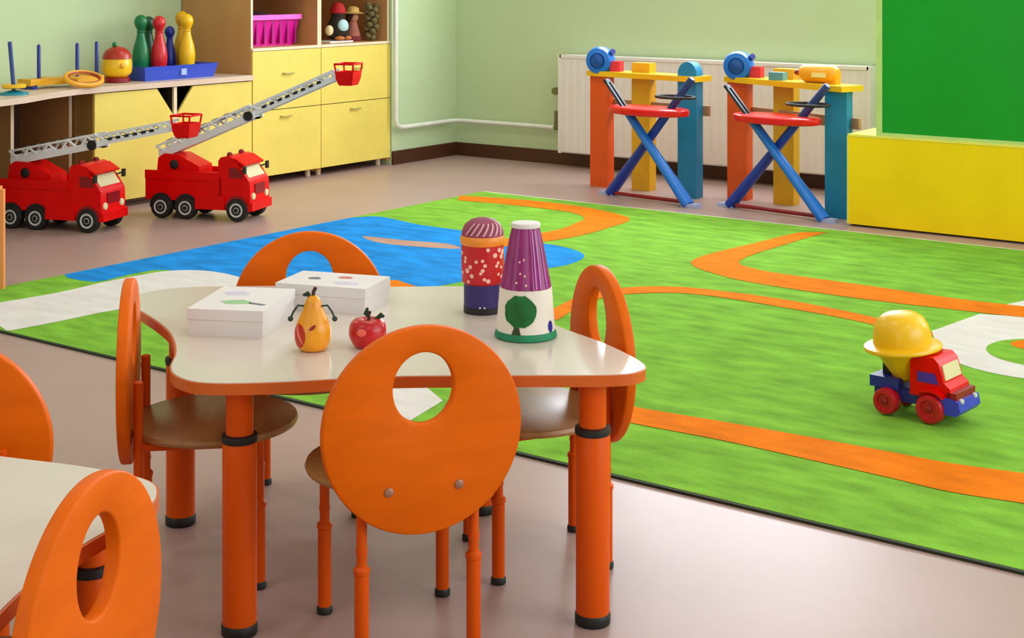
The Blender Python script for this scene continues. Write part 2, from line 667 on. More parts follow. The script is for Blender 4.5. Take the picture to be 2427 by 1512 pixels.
chair = make_chair()
CH = [((-.175, 2.89), 20, 'orange round-backed chair in front of the play table, its back to the viewer'),
      ((-.861, 3.32), -80, 'orange chair seen edge-on at the left side of the fruit table'),
      ((-.54, 3.94), -174.3, 'orange chair at the far side of the fruit table, behind the white boxes'),
      ((.21, 3.47), 106, 'orange chair tucked in at the right end of the fruit table, under its pointed corner'),
      ((-.575, 2.02), 79, 'largest orange chair at the bottom left, turned sideways with oval hole showing'),
      ((-1.07, 2.775), -175, 'orange chair cut off by the left edge, behind the bare cream table')]
for i, ((lat, d), rz, lab) in enumerate(CH):
    c = chair if i == 0 else copy_tree(chair)
    q = camxy(lat, d)
    a = math.radians(rz) + YAW
    p = q + Vector((-math.sin(a), math.cos(a))) * .187
    c.location = (p.x, p.y, 0)
    c.rotation_euler = (0, 0, a)
    tag(c, lab, 'chair', 'orange round-backed chairs')

# ------------------------------------------------------------------ things on the table
PAPER = mat('white card', (226, 220, 218), 0.6, 0.03)


def carton(px, py, size, rz, label, ink, marks):
    p = flat(px, py, TZ)
    e = empty('carton_box', (p.x, p.y, TZ), YAW + math.radians(rz), label, 'box', 'white boxes on the fruit table')
    sx, sy, sz = size
    b = MB()
    b.box((-sx / 2, -sy / 2, 0), (sx / 2, sy / 2, sz))
    b.build('tray', PAPER, e, bevel=.002)
    b = MB()
    b.box((-sx / 2 - .002, -sy / 2 - .002, sz * .62), (sx / 2 + .002, sy / 2 + .002, sz + .002))
    b.build('lid', PAPER, e, bevel=.0015)
    for c, pts in zip(ink, marks):
        b = MB()
        b.prism(pts, sz + .002, sz + .0028)
        b.build('printed_picture', c, e)
    return e


INK_G = mat('green ink', (150, 196, 140), .6)
INK_D = mat('grey ink', (110, 112, 120), .6)
INK_R = mat('red ink', (206, 120, 110), .6)
INK_L = mat('lilac ink', (206, 200, 222), .6)


def blob(x, y, rx, ry, n=14, w=.2):
    return [(x + rx * math.cos(2 * PI * i / n) * (1 + w * math.sin(3 * i)), y + ry * math.sin(2 * PI * i / n) * (1 + w * math.cos(2 * i))) for i in range(n)]


carton(575, 768, (.175, .235, .058), -9, 'flat white carton on the table beside the pear, nearest the left chair', [INK_G, INK_D, INK_L],
       [blob(.0, -.04, .035, .02), [(.03, -.05), (.07, -.065), (.075, -.055), (.035, -.04)], blob(-.03, .05, .03, .02)])
carton(790, 722, (.235, .15, .06), -18, 'white carton behind the pear, in front of the far chair', [INK_R, INK_D, INK_L],
       [blob(.02, .03, .018, .012), blob(-.05, .0, .016, .012), blob(.05, -.03, .03, .015)])

# toy pear
p = flat(742, 829, TZ)
e = empty('toy_pear', (p.x, p.y, TZ), YAW, 'toy pear, yellow orange with a red cheek, standing on the table', 'toy fruit')
prof = [(.014, 0), (.028, .002), (.036, .014), (.0395, .032), (.038, .050), (.032, .068), (.024, .084), (.019, .098), (.016, .108), (.010, .116), (.003, .119)]
b = MB()
b.lathe(bezier([Vector(q) for q in prof], 3, False), None, 32)
b.build('body', mat('pear yellow orange', (240, 158, 22), .32, .15, 14), e)


def on_lathe(prof, a, z, off=.0006):
    for (r0, z0), (r1, z1) in zip(prof, prof[1:]):
        if z0 <= z <= z1:
            r = r0 + (r1 - r0) * (z - z0) / max(z1 - z0, 1e-6) + off
            return Vector((r * math.cos(a), r * math.sin(a), z))
    return Vector((prof[-1][0] * math.cos(a), prof[-1][0] * math.sin(a), z))


def decal(prof, outline, mats, name, parent, off=.0008, nx=None):
    """raised patch that follows a turned body: outline in (angle, height)"""
    b = MB()
    ca = sum(a for a, z in outline) / len(outline)
    cz = sum(z for a, z in outline) / len(outline)
    rings = []
    for k in (1.0, .8, .6, .4, .2, .02):
        rings.append([on_lathe(prof, ca + (a - ca) * k, cz + (z - cz) * k, off) for a, z in outline])
    base = [on_lathe(prof, a, z, -.001) for a, z in outline]
    b.loops([base] + rings)
    return b.build(name, mats, parent, angle=60)


FRONT = -PI / 2
bp = [tuple(q) for q in bezier([Vector(q) for q in prof], 3, False)]
decal(bp, [(FRONT - .85 + .55 * math.cos(t * PI / 10), .036 + .026 * math.sin(t * PI / 10)) for t in range(20)], mat('pear red blush', (196, 40, 20), .35, .2, 20), 'cheek', e)
decal(bp, [(FRONT - .75 + .30 * u, .040 - .020 * u + w_ * .006) for u, w_ in ((-1, .3), (-.5, 1), (0, 1), (.5, .8), (1, 0), (.9, -.6), (.3, -1), (-.3, -1), (-.8, -.6))], mat('pink lip paint', (240, 130, 110), .4), 'mouth', e, .0014)
decal(bp, [(FRONT + .1 + .20 * math.cos(t * PI / 6), .056 + .004 * math.sin(t * PI / 6) + .004 * math.cos(t * PI / 6)) for t in range(12)], DARK_RED, 'eye', e, .0012)
b = MB()
b.path([(0, 0, .114), (.001, 0, .126), (.006, 0, .136)], .004, 8)
b.build('stem', mat('dark brown twig', (60, 36, 20), .7), e)
LEAF = mat('dark green leaf', (26, 52, 30), .5)


def leaf(parent, pts, wdt, name='leaf', m=LEAF):
    b = MB()
    pts = [Vector(q) for q in pts]
    n = len(pts)
    A, Bq = [], []
    for i, q in enumerate(pts):
        t = (pts[min(i + 1, n - 1)] - pts[max(i - 1, 0)]).normalized()
        sd = Vector((0, 1, 0)).cross(t).normalized()
        k = wdt * math.sin(PI * (i + .35) / (n - .3))
        A.append(q + sd * k)
        Bq.append(q - sd * k)
    up = Vector((0, .0012, 0))
    rings = [[a + up, c + up, c - up, a - up] for a, c in zip(A, Bq)]
    b.loops(rings)
    return b.build(name, m, parent)


leaf(e, [(-.002, 0, .112), (-.012, 0, .122), (-.022, 0, .119)], .006)
for s in (-1, 1):
    b = MB()
    b.path([(s * .018, -.004, .096), (s * .032, -.006, .098), (s * .042, -.006, .084), (s * .047, -.006, .072)], .0022, 8)
    b.ball((s * .048, -.006, .069), .006)
    b.build('arm', mat('dark green cord', (40, 56, 44), .6), e)

# toy apple
p = flat(872, 822, TZ)
e = empty('toy_apple', (p.x, p.y, TZ), YAW, 'small red toy apple on the table, half hidden by the near chair back', 'toy fruit')
ap = [(.012, .003), (.022, 0), (.032, .006), (.040, .022), (.042, .036), (.038, .052), (.028, .061), (.016, .062), (.006, .056), (.001, .054)]
ap = [tuple(q) for q in bezier([Vector(q) for q in ap], 3, False)]
b = MB()
b.lathe(ap, None, 32)
b.build('body', mat('apple red', (190, 22, 28), .3, .2, 16), e)
decal(ap[:22], [(FRONT - .25 + .26 * math.cos(t * PI / 6), .040 + .008 * math.sin(t * PI / 6)) for t in range(12)], mat('coral paint', (236, 96, 70), .4), 'cheek', e)
b = MB()
b.path([(0, 0, .054), (.002, 0, .068), (.005, 0, .078)], .003, 8)
b.build('stem', mat('dark brown twig', (60, 36, 20), .7), e)
leaf(e, [(.004, 0, .062), (-.004, 0, .074), (-.001, 0, .086)], .006)
leaf(e, [(.014, 0, .060), (.030, 0, .070), (.036, 0, .066)], .006)

# red spotted toy mushroom pot
p = flat(1144, 738, TZ)
e = empty('toy_canister', (p.x, p.y, TZ), YAW, 'red spotted toy canister with striped dome lid and navy base, left of the purple cone', 'toy')
k = .00103
b = MB()
bs = [(.038, 0), (.045, .002), (.0455, .012), (.0455, .070)]
b.lathe(bs, None, 40)
b.build('base', mat('navy felt', (46, 34, 104), .5, .1), e)
b = MB()
b.lathe([(.0462, 0.0), (.0462, .016)], None, 40)
b.build('base_rim', BLACK, e)
bd = [(.0455, .070), (.050, .074), (.0515, .10), (.052, .14), (.0515, .168)]
b = MB()
b.lathe(bd, None, 40)
b.build('body', mat('strawberry red', (196, 22, 30), .35, .12, 18), e)
SPOT = mat('pale pink dots', (246, 190, 176), .5)
for i in range(26):
    a = FRONT + random.uniform(-1.35, 1.35)
    z = .080 + .079 * ((i * .618) % 1.0)
    r = random.uniform(.0038, .0062)
    decal(bd, [(a + r / .05 * math.cos(t * PI / 5), z + r * math.sin(t * PI / 5)) for t in range(10)], SPOT, 'spot', e)
for s in (-1, 1):
    decal(bs, [(FRONT + s * .12 + .05 * math.cos(t * PI / 5), .018 + .0024 * math.sin(t * PI / 5)) for t in range(10)], PAPER, 'base_dot', e)
b = MB()
b.lathe([(.0515, .164), (.054, .168), (.0545, .180), (.052, .186)], None, 40)
b.build('band', mat('orange gold ribbon', (238, 142, 40), .4, .12, 20), e)
dm = [(.052, .184), (.050, .198), (.043, .212), (.030, .222), (.014, .227), (.002, .228)]
b = MB()
b.lathe(dm, None, 40)
b.build('dome_lid', mat('plum cloth', (140, 52, 80), .55, .2, 30), e)
STR = mat('pink stripe cloth', (226, 168, 176), .55)
for i in range(7):
    x = -.9 + .3 * i
    pts = []
    for t in range(9):
        u = t / 8
        pts.append((FRONT + x + .35 * u, .190 + .028 * u))
    lo = pts
    up = [(a + .10, z) for a, z in pts]
    b = MB()
    b.loops([[on_lathe(dm, a, z, .0012) for a, z in lo], [on_lathe(dm, a, z, .0012) for a, z in up]], closed=False, cap0=False, cap1=False)
    b.build('stripe', STR, e)

# purple cone tower
p = flat(1246, 796, TZ)
e = empty('toy_tower', (p.x, p.y, TZ), YAW, 'tall purple cone-shaped toy tower with a green tree on its cream band', 'toy')
cone = [(.0665, .0), (.0660, .02), (.0590, .112), (.0575, .1125), (.053, .14), (.044, .19), (.036, .228), (.0315, .250)]
b = MB()
b.lathe([(.066, .0), (.0660, .02), (.0590, .112), (.0540, .113)], None, 48)
b.build('lower_band', mat('cream felt', (232, 222, 208), .6, .04), e)
b = MB()
n = 44
rings = []
for (r, z) in [(.0585, .1125), (.053, .14), (.044, .19), (.036, .228), (.0315, .246), (.0300, .250)]:
    rings.append([Vector(((r * (1.0 if i % 2 else .965)) * math.cos(2 * PI * i / n), (r * (1.0 if i % 2 else .965)) * math.sin(2 * PI * i / n), z)) for i in range(n)])
b.loops(rings)
b.build('upper_cone', mat('purple foil', (140, 26, 104), .3, .22, 22), e, smooth=False)
b = MB()
b.lathe([(.0325, .246), (.0335, .250), (.0320, .256), (.026, .2565)], None, 32)
b.build('top_rim', PAPER, e)
for i, a in enumerate((.42, .62, .95)):
    b = MB()
    ww = .035 if i < 2 else .05
    b.loops([[on_lathe(cone, FRONT + a - ww, .115 + .0142 * j, .0012) for j in range(10)], [on_lathe(cone, FRONT + a + ww, .115 + .0142 * j, .0012) for j in range(10)]], closed=False, cap0=False, cap1=False)
    b.build('stripe', mat('lilac foil', (190, 88, 180), .3), e)
for a, z in ((-.25, .15), (-.05, .145), (-.3, .175), (-.1, .18), (.0, .125), (-.4, .13)):
    decal(cone, [(FRONT + a + .05 * math.cos(t * PI / 4), z + .0025 * math.sin(t * PI / 4)) for t in range(8)], SPOT, 'dot', e, .0012)
b = MB()
b.lathe([(.0668, 0), (.0705, .003), (.0700, .010), (.0662, .017)], None, 48)
b.build('grass_rim', mat('emerald felt', (12, 128, 84), .6, .15, 25), e)
decal(cone, [(FRONT - .22 + .60 * math.cos(t * PI / 10) * (1 + .05 * math.sin(t * 2.3)), .068 + .035 * math.sin(t * PI / 10) * (1 + .05 * math.cos(t * 3.1))) for t in range(20)], mat('deep green felt', (8, 96, 34), .7, .25, 40), 'tree_crown', e, .0022)
decal(cone, [(FRONT - .50, .017), (FRONT - .18, .017), (FRONT - .27, .040), (FRONT - .37, .040)], mat('dark bark felt', (44, 60, 30), .7), 'tree_trunk', e, .0016)
decal(cone, [(FRONT + .98 + .12 * math.cos(t * PI / 6), .030 + .013 * math.sin(t * PI / 6)) for t in range(12)], NAVY, 'blue_patch', e, .0016)


# ------------------------------------------------------------------ fire engines
def fire_truck(loc, rz, ladder_len, ladder_deg, label):
    e = empty('toy_fire_engine', loc, rz, label, 'toy truck', 'toy fire engines on the floor')
    hw = .118
    # chassis and bed, side profile in x-z
    side = [(-.345, .105), (-.345, .235), (-.335, .248), (.115, .248), (.115, .09), (.335, .06), (.335, .055), (.28, .06), (.15, .06), (-.05, .075), (-.30, .09)]

    def extr(name, prof, y0, y1, m, bev=.006):
        b = MB()
        M = Matrix.Rotation(PI / 2, 4, 'X')
        b.prism(prof, -y1, -y0, M)
        return b.build(name, m, e, bevel=bev)
    extr('bed', [(-.345, .10), (-.345, .235), (.118, .235), (.118, .10)], -hw, hw, RED, .008)
    extr('cab', [(.10, .075), (.10, .325), (.115, .345), (.165, .352), (.20, .335), (.228, .295), (.276, .230), (.288, .21), (.292, .075)], -hw, hw, RED, .010)
    for s in (-1, 1):
        b = MB()
        b.box((-.345, s * hw - .006, .215), (.10, s * hw + .006, .262))
        b.build('bed_rail', RED, e, bevel=.004)
    for s in (-1, 1):
        b = MB()
        b.box((-.035, s * hw - .012, .060), (.14, s * hw + .012, .135))
        b.build('side_skirt', RED, e, bevel=.006)
    b = MB()
    b.box((-.33, -.06, .05), (.27, .06, .11))
    b.build('chassis', BLACK, e)
    # windscreen on the sloping nose, side windows, visor, bumper, lights
    d = Vector((.276 - .228, 0, .230 - .295)).normalized()
    nrm = Vector((-d.z, 0, d.x))
    nrm = nrm if nrm.x > 0 else -nrm
    b = MB()
    q0 = Vector((.228, 0, .295)) + d * .004
    q1 = Vector((.228, 0, .295)) + d * .074
    vs = []
    for q, y in ((q0, -.095), (q0, .095), (q1, .095), (q1, -.095)):
        vs.append((q + Vector((0, y, 0))))
    b.loops([[v_ - nrm * .006 for v_ in vs], [v_ + nrm * .003 for v_ in vs]])
    b.build('windscreen', PALE_GLASS, e)
    for s in (-1, 1):
        b = MB()
        b.prism([(.165, .235), (.165, .290), (.215, .290), (.246, .250), (.246, .235)], -s * hw - .003, -s * hw + .003, Matrix.Rotation(PI / 2, 4, 'X'))
        b.build('side_window', DARK_RED, e)
        b = MB()
        b.tube((.235, s * hw * .97, .275), (.268, s * (hw + .02), .285), .004)
        b.box((.262, s * (hw + .02) - .012, .262), (.274, s * (hw + .02) + .012, .302))
        b.build('mirror', BLACK, e)
        b = MB()
        b.M = Matrix.Translation((.292, s * .08, .135)) @ Matrix.Rotation(PI / 2, 4, 'Y')
        b.lathe([(.02, -.002), (.018, .005), (.010, .008)], None, 16)
        b.build('headlight', PALE_GLASS, e)
    b = MB()
    b.box((.282, -hw - .003, .058), (.305, hw + .003, .105))
    b.build('bumper', RED, e, bevel=.006)
    b = MB()
    b.box((.286, -.06, .145), (.294, .06, .20))
    b.build('grille', DARK_RED, e)
    b = MB()
    b.prism([(.198, .325), (.195, .345), (.258, .308), (.254, .300)], -hw, hw, Matrix.Rotation(PI / 2, 4, 'X'))
    b.build('visor', RED, e)
    for y in (-.07, .07):
        b = MB()
        b.lathe([(.016, 0), (.016, .018), (.010, .026)], Matrix.Translation((.145, y, .342)), 16)
        b.build('beacon', DARK_RED, e)
    # wheels
    for x in (-.246, -.095, .213):
        for s in (-1, 1):
            b = MB()
            M = Matrix.Translation((x, s * .106, .062)) @ Matrix.Rotation(-s * PI / 2, 4, 'X')
            b.lathe([(.040, -.022), (.058, -.022), (.062, -.016), (.062, .018), (.058, .025), (.040, .026)], M, 32)
            wl = b.build('wheel', BLACK, e)
            b = MB()
            b.lathe([(.041, .0), (.041, .024), (.037, .0285), (.030, .0265), (.018, .022), (.016, .026), (.006, .028)], M, 28)
            b.build('hub_cap', GREY, wl)
            b = MB()
            b.lathe([(.013, .0), (.013, .0275), (.010, .031)], M, 12)
            b.build('axle_nut', BLACK, wl)
    for x in (-.246, -.095, .213):
        for s in (-1, 1):
            b = MB()
            b.M = Matrix.Translation((x, s * (hw - .004), .070)) @ Matrix.Rotation(PI / 2, 4, 'X')
            b.prism([(.069 * math.cos(t * PI / 14), .069 * math.sin(t * PI / 14)) for t in range(15)] + [(-.069, -.012), (.069, -.012)], -.0085, .0085)
            b.build('wheel_arch', DARK_RED if x > 0 else BLACK, e)
    # turret
    b = MB()
    b.prism([(-.30, .235), (-.29, .325), (-.255, .348), (-.17, .345), (-.04, .285), (-.035, .235)], -.075, .075, Matrix.Rotation(PI / 2, 4, 'X'))
    tr = b.build('turret', RED, e, bevel=.008)
    for s in (-1, 1):
        b = MB()
        M = Matrix.Translation((-.19, s * .075, .290)) @ Matrix.Rotation(-s * PI / 2, 4, 'X')
        b.lathe([(.026, -.004), (.026, .005), (.020, .008)], M, 20)
        b.build('turret_knob', BLACK, tr)
    b = MB()
    b.lathe([(.10, .232), (.10, .248)], Matrix.Translation((-.18, 0, 0)), 28)
    b.build('turntable', DARK_RED, tr)
    # ladder in its own tilted frame: x along, z up
    LM = Matrix.Translation((-.24, 0, .335)) @ Matrix.Rotation(-math.radians(ladder_deg), 4, 'Y')
    L1 = ladder_len * .52

    def section(name, xa, xb, wd, hh, zoff, step):
        b = MB()
        b.M = LM
        for s in (-1, 1):
            b.box((xa, s * wd - .006, zoff), (xb, s * wd + .006, zoff + hh * .45))
            b.box((xa, s * wd - .005, zoff + hh - .012), (xb, s * wd + .005, zoff + hh))
            x = xa
            k = 0
            while x < xb - step * .5:
                x2 = min(x + step, xb)
                za, zb = (zoff + .012, zoff + hh - .006) if k % 2 else (zoff + hh - .006, zoff + .012)
                b.tube((x, s * wd, za), (x2, s * wd, zb), .007, n=6)
                x = x2
                k += 1
        x = xa + .02
        while x < xb:
            b.tube((x, -wd, zoff + .010), (x, wd, zoff + .010), .005, n=6)
            x += step * .7
        return b.build(name, LADDER, e)
    lad = section('ladder', -.05, L1, .052, .080, .0, .06)
    b = MB()
    b.M = LM
    b.box((-.05, -.050, .004), (.16, .050, .050))
    b.build('ladder_base', LADDER, lad, bevel=.004)
    up = section('ladder_extension', L1 - .10, ladder_len, .040, .060, .012, .05)
    for s in (-1, 1):
        b = MB()
        b.M = LM
        b.tube((L1 - .03, s * .045, .022), (L1 - .03, s * .068, .022), .026, n=20)
        kn = b.build('ladder_knob', BLACK, lad)
    for i in range(int((ladder_len - L1 - .10) / .05)):
        b = MB()
        b.M = LM
        x = L1 + .06 + i * .05
        b.box((x, -.0485, .030), (x + .026, .0485, .044))
        b.build('rung_plate', BLACK, up)
    for i in range(6):
        b = MB()
        b.M = LM
        x = .02 + i * (L1 - .12) / 6
        b.box((x, -.048, .074), (x + .034, .048, .084))
        b.build('rung_plate', BLACK, lad)
    # bucket
    b = MB()
    q = LM @ Vector((ladder_len + .015, 0, .02))
    T = Matrix.Translation((q.x + .035, 0, q.z - .045))
    rings = []
    for hx, hy, z in ((.036, .045, 0), (.048, .058, .035), (.052, .062, .075)):
        rings.append([T @ Vector((hx * sx, hy * sy, z)) for sx, sy in ((-1, -1), (1, -1), (1, 1), (-1, 1))])
    for hx, hy, z in ((.046, .056, .075), (.042, .052, .012)):
        rings.append([T @ Vector((hx * sx, hy * sy, z)) for sx, sy in ((-1, -1), (1, -1), (1, 1), (-1, 1))])
    b.loops(rings)
    for sx, sy in ((-1, -1), (1, -1), (1, 1), (-1, 1)):
        b.tube(T @ Vector((.048 * sx, .058 * sy, .07)), T @ Vector((.054 * sx, .064 * sy, .115)), .005, n=8)
    b.path([T @ Vector((.054 * sx, .064 * sy, .115)) for sx, sy in ((-1, -1), (1, -1), (1, 1), (-1, 1))], .0055, 8, True)
    b.build('rescue_bucket', RED, e)
    return e


tdir = math.atan2(.337, .94)
fire_truck((-6.150, 5.638, 0), tdir, 1.10, 23, 'red toy fire engine nearer the yellow cabinets, its long ladder raised higher')
fire_truck((-6.525, 4.945, 0), tdir, .93, 11.5, 'red toy fire engine at the left edge with its ladder lowered over its cab')

# ------------------------------------------------------------------ toy mixer truck
rw, fw = flat(2112, 984, RZ), flat(2203, 1003, RZ)
hd = Vector((.995, -.10))
mid = (rw + fw) / 2
rt = Vector((hd.y, -hd.x))
ctr = mid - rt * .062
e = empty('toy_mixer_truck', (ctr.x, ctr.y, RZ + .0022), math.atan2(hd.y, hd.x), 'toy truck with red cab, blue chassis and big yellow hopper on the green rug', 'toy truck')
b = MB()
b.box((-.125, -.048, .042), (.11, .048, .078))
b.build('chassis', NAVY, e, bevel=.006)
b = MB()
b.box((-.135, -.06, .075), (-.04, .06, .108))
b.build('rear_bed', NAVY, e, bevel=.008)
for x, r in ((-.075, .040), (.068, .044)):
    for s in (-1, 1):
        b = MB()
        M = Matrix.Translation((x, s * .062, r)) @ Matrix.Rotation(-s * PI / 2, 4, 'X')
        b.lathe([(.015, -.02), (r * .9, -.020), (r, -.012), (r, .014), (r * .9, .022), (r * .62, .023), (r * .55, .016), (.012, .016)], M, 28)
        wl = b.build('wheel', mat('crimson plastic', (186, 16, 34), .35, .08), e)
        b = MB()
        b.lathe([(.010, .012), (.010, .021), (.006, .024)], M, 14)
        b.build('hub', DARK_RED, wl)
b = MB()
b.prism([(.0, .075), (.0, .175), (.015, .192), (.075, .195), (.092, .180), (.108, .125), (.128, .110), (.132, .070)], -.064, .064, Matrix.Rotation(PI / 2, 4, 'X'))
cb = b.build('cab', RED, e, bevel=.009, seg=3)
for s in (-1, 1):
    b = MB()
    b.prism([(.025, .118), (.025, .148), (.080, .148), (.092, .118)], -s * .064 - .002, -s * .064 + .002, Matrix.Rotation(PI / 2, 4, 'X'))
    b.build('side_window', VIOLET, cb)
b = MB()
d0, d1 = Vector((.0945, 0, .172)), Vector((.1065, 0, .130))
vs = [d0 + Vector((0, -.050, 0)), d0 + Vector((0, .050, 0)), d1 + Vector((0, .053, 0)), d1 + Vector((0, -.053, 0))]
b.loops([[v_ - Vector((.006, 0, 0)) for v_ in vs], [v_ + Vector((.004, 0, .001)) for v_ in vs]])
b.build('windscreen', PALE_GLASS, cb)
b = MB()
b.prism([(.09, .035), (.150, .035), (.162, .05), (.156, .078), (.130, .084), (.09, .082)], -.070, .070, Matrix.Rotation(PI / 2, 4, 'X'))
b.build('front_bumper', mat('blue violet plastic', (52, 60, 190), .35), e, bevel=.010, seg=3)
b = MB()
b.box((.115, -.064, .076), (.148, .064, .100))
b.build('hood', DARK_RED, e, bevel=.008)
for s in (-1, 1):
    b = MB()
    b.ball((.154, s * .045, .076), .009)
    b.build('headlight', GREY, e)
for s in (-1, 1):
    b = MB()
    b.prism([(.025, .080), (.028, .092), (.050, .104), (.085, .104), (.108, .092), (.111, .080), (.09, .092), (.068, .095), (.046, .092)], s * .071 - .011, s * .071 + .011, Matrix.Rotation(PI / 2, 4, 'X'))
    b.build('fender', RED, e, bevel=.003)
T = Matrix.Translation((-.045, 0, .092)) @ Matrix.Rotation(math.radians(-4), 4, 'Y') @ Matrix.Rotation(math.radians(3), 4, 'X')
b = MB()
b.lathe([(.018, .0), (.034, .012), (.088, .100), (.090, .104)], T, 12)
b.build('hopper_cone', YELLOW, e, angle=20)
b = MB()
b.lathe([(.088, .098), (.116, .101), (.118, .106), (.116, .112), (.088, .118)], T, 40)
b.build('hopper_rim', YELLOW, e)
b = MB()
b.lathe([(.088, .112), (.087, .140), (.082, .168), (.070, .192), (.050, .206), (.025, .212), (.002, .213)], T, 40)
b.build('hopper_dome', YELLOW, e)
b = MB()
b.box((-.112, -.020, .100), (-.088, .020, .150))
b.build('hopper_bracket', BLACK, e, bevel=.004)

# ------------------------------------------------------------------ cabinets along the left wall
XF = -6.80            # front plane of the yellow cabinets
TOPZ = 0.871
Y0, Y1, Y2 = 6.559, 7.182, 7.887


def handle(parent, y, z, m, x=XF):
    b = MB()
    b.path([(x + .016, y - .045, z), (x + .036, y - .040, z), (x + .036, y + .040, z), (x + .016, y + .045, z)], .006, 8)
    return b.build('handle', m, parent)


HND = mat('olive beige handle', (186, 172, 96), .45)


def tall_cabinet(ya, yb, label):
    e = empty('storage_cabinet', (0, 0, 0), 0, label, 'cabinet', 'tall yellow cabinets')
    e.location = (XF, (ya + yb) / 2, 0)
    dx, dy = XF, (ya + yb) / 2

    def P(mb):
        mb.M = Matrix.Translation((-dx, -dy, 0))
        return mb
    t = .018
    b = P(MB())
    b.box((XL + .01, ya + .001, .03), (XF - .002, ya + t, 2.0))
    b.box((XL + .01, yb - t, .03), (XF - .002, yb - .001, 2.0))
    b.box((XL + .01, ya + t, .05), (XF - .002, yb - t, .05 + t))
    b.box((XL + .01, ya + t, TOPZ - t), (XF - .002, yb - t, TOPZ))
    b.box((XL + .01, ya + t, 1.28), (XF - .01, yb - t, 1.28 + t))
    b.box((XL + .01, ya + t, 1.98), (XF - .002, yb - t, 2.0))
    b.box((XL + .01, ya + t, .05), (XL + .022, yb - t, 1.98))
    b.build('carcass', BOARD_WOOD, e, smooth=False)
    b = P(MB())
    b.box((XF - .002, ya + .001, TOPZ), (XF + .001, ya + t, 2.0))
    b.box((XF - .002, yb - t, TOPZ), (XF + .001, yb - .001, 2.0))
    b.box((XF - .002, ya + .001, TOPZ - t), (XF + .018, yb - .001, TOPZ))
    b.build('front_edging', EDGE, e, smooth=False)
    b = P(MB())
    b.box((XF, ya + .003, .475), (XF + .016, yb - .003, TOPZ - t - .003))
    d = b.build('drawer', YELLOW_LAM, e, bevel=.002)
    h = handle(d, (ya + yb) / 2, .70, HND)
    h.data.transform(Matrix.Translation((-dx, -dy, 0)))
    b = P(MB())
    b.box((XF, ya + .003, .055), (XF + .016, yb - .003, .470))
    d = b.build('door', YELLOW_LAM, e, bevel=.002)
    h = handle(d, (ya + yb) / 2 - .02, .425, HND)
    h.data.transform(Matrix.Translation((-dx, -dy, 0)))
    b = P(MB())
    for y in (ya + .05, yb - .05):
        b.tube((XF - .06, y, 0), (XF - .06, y, .05), .018)
        b.tube((XL + .1, y, 0), (XL + .1, y, .05), .018)
    b.build('foot', EDGE, e)
    return e


tall_cabinet(Y0, Y1, 'tall yellow-fronted cabinet holding the pink basket on its open shelf')
tall_cabinet(Y1, Y2, 'tall yellow-fronted cabinet in the corner, with small dolls on its open shelf')

# low cabinet with notched doors
ya, yb = 5.34, Y0 - .004
CZ = .705
e = empty('low_cabinet', (XF, (ya + yb) / 2, 0), 0, 'low yellow cabinet with a notch between its two doors, under the worktop', 'cabinet')
ym = 5.93
off = Matrix.Translation((-XF, -(ya + yb) / 2, 0))
t = .018
b = MB()
b.M = off
b.box((XL + .01, yb - t, .03), (XF - .002, yb, CZ - .034))
b.box((XL + .01, ya + t, .03), (XF - .002, yb - t, .05))
b.box((XL + .01, ya + t, .03), (XL + .02, yb - t, CZ - .034))
b.build('carcass', DARK_WOOD, e, smooth=False)
b = MB()
b.M = off
b.box((XL + .01, ya, .0), (XF - .002, ya + t, CZ - .034))
b.build('side_panel', mat('honey brown board', (156, 118, 56), .5), e, smooth=False)
b = MB()
b.M = off
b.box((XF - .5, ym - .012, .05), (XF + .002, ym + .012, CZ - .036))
dv = b.build('divider', mat('near black painted shade', (40, 30, 22), .7), e, smooth=False)  # core coloured near black to stand for shade inside the notch
b = MB()
b.M = off
b.box((XF + .002, ym - .012, .05), (XF + .017, ym + .012, CZ - .036))
b.build('edging', EDGE, dv, smooth=False)
zt = CZ - .038
for (p, q, s) in ((ya + .003, ym - .013, 1), (ym + .013, yb - .003, -1)):
    b = MB()
    if s == 1:
        pr = [(p, .045), (q, .045), (q, zt - .165), (q - .125, zt), (p, zt)]
    else:
        pr = [(p, .045), (q, .045), (q, zt), (p + .125, zt), (p, zt - .165)]
    b.M = off
    b.loops([[Vector((XF, y, z)) for y, z in pr], [Vector((XF + .016, y, z)) for y, z in pr]])
    b.build('door', YELLOW_LAM, e, bevel=.002)
b = MB()
b.M = off
b.box((XF - .05, ya, 0), (XF - .03, yb, .04))
b.build('plinth', DARK_WOOD, e, smooth=False)

# open unit further left
ya, yb = 3.6, 5.332
XO = -6.97
e = empty('open_shelf_unit', (XO, (ya + yb) / 2, 0), 0, 'low dark brown open shelf unit at the left edge, behind the lowered fire engine', 'shelf')
off = Matrix.Translation((-XO, -(ya + yb) / 2, 0))
b = MB()
b.M = off
b.box((XL + .01, ya, .0), (XL + .022, yb, CZ - .034))
b.box((XL + .022, ya, .05), (XO, yb, .07))
b.box((XL + .022, ya, CZ - .052), (XO, yb, CZ - .034))
b.build('back_and_shelves', DARK_WOOD, e, smooth=False)
for y in (ya + .01, onx(XO, 29, 300).y, yb - .012):
    b = MB()
    b.M = off
    b.box((XL + .022, y - .009, 0), (XO - .003, y + .009, CZ - .052))
    pn = b.build('divider', BOARD_WOOD, e, smooth=False)
    b = MB()
    b.M = off
    b.box((XO - .003, y - .010, 0), (XO + .001, y + .010, CZ - .052))
    b.build('edging', EDGE, pn, smooth=False)
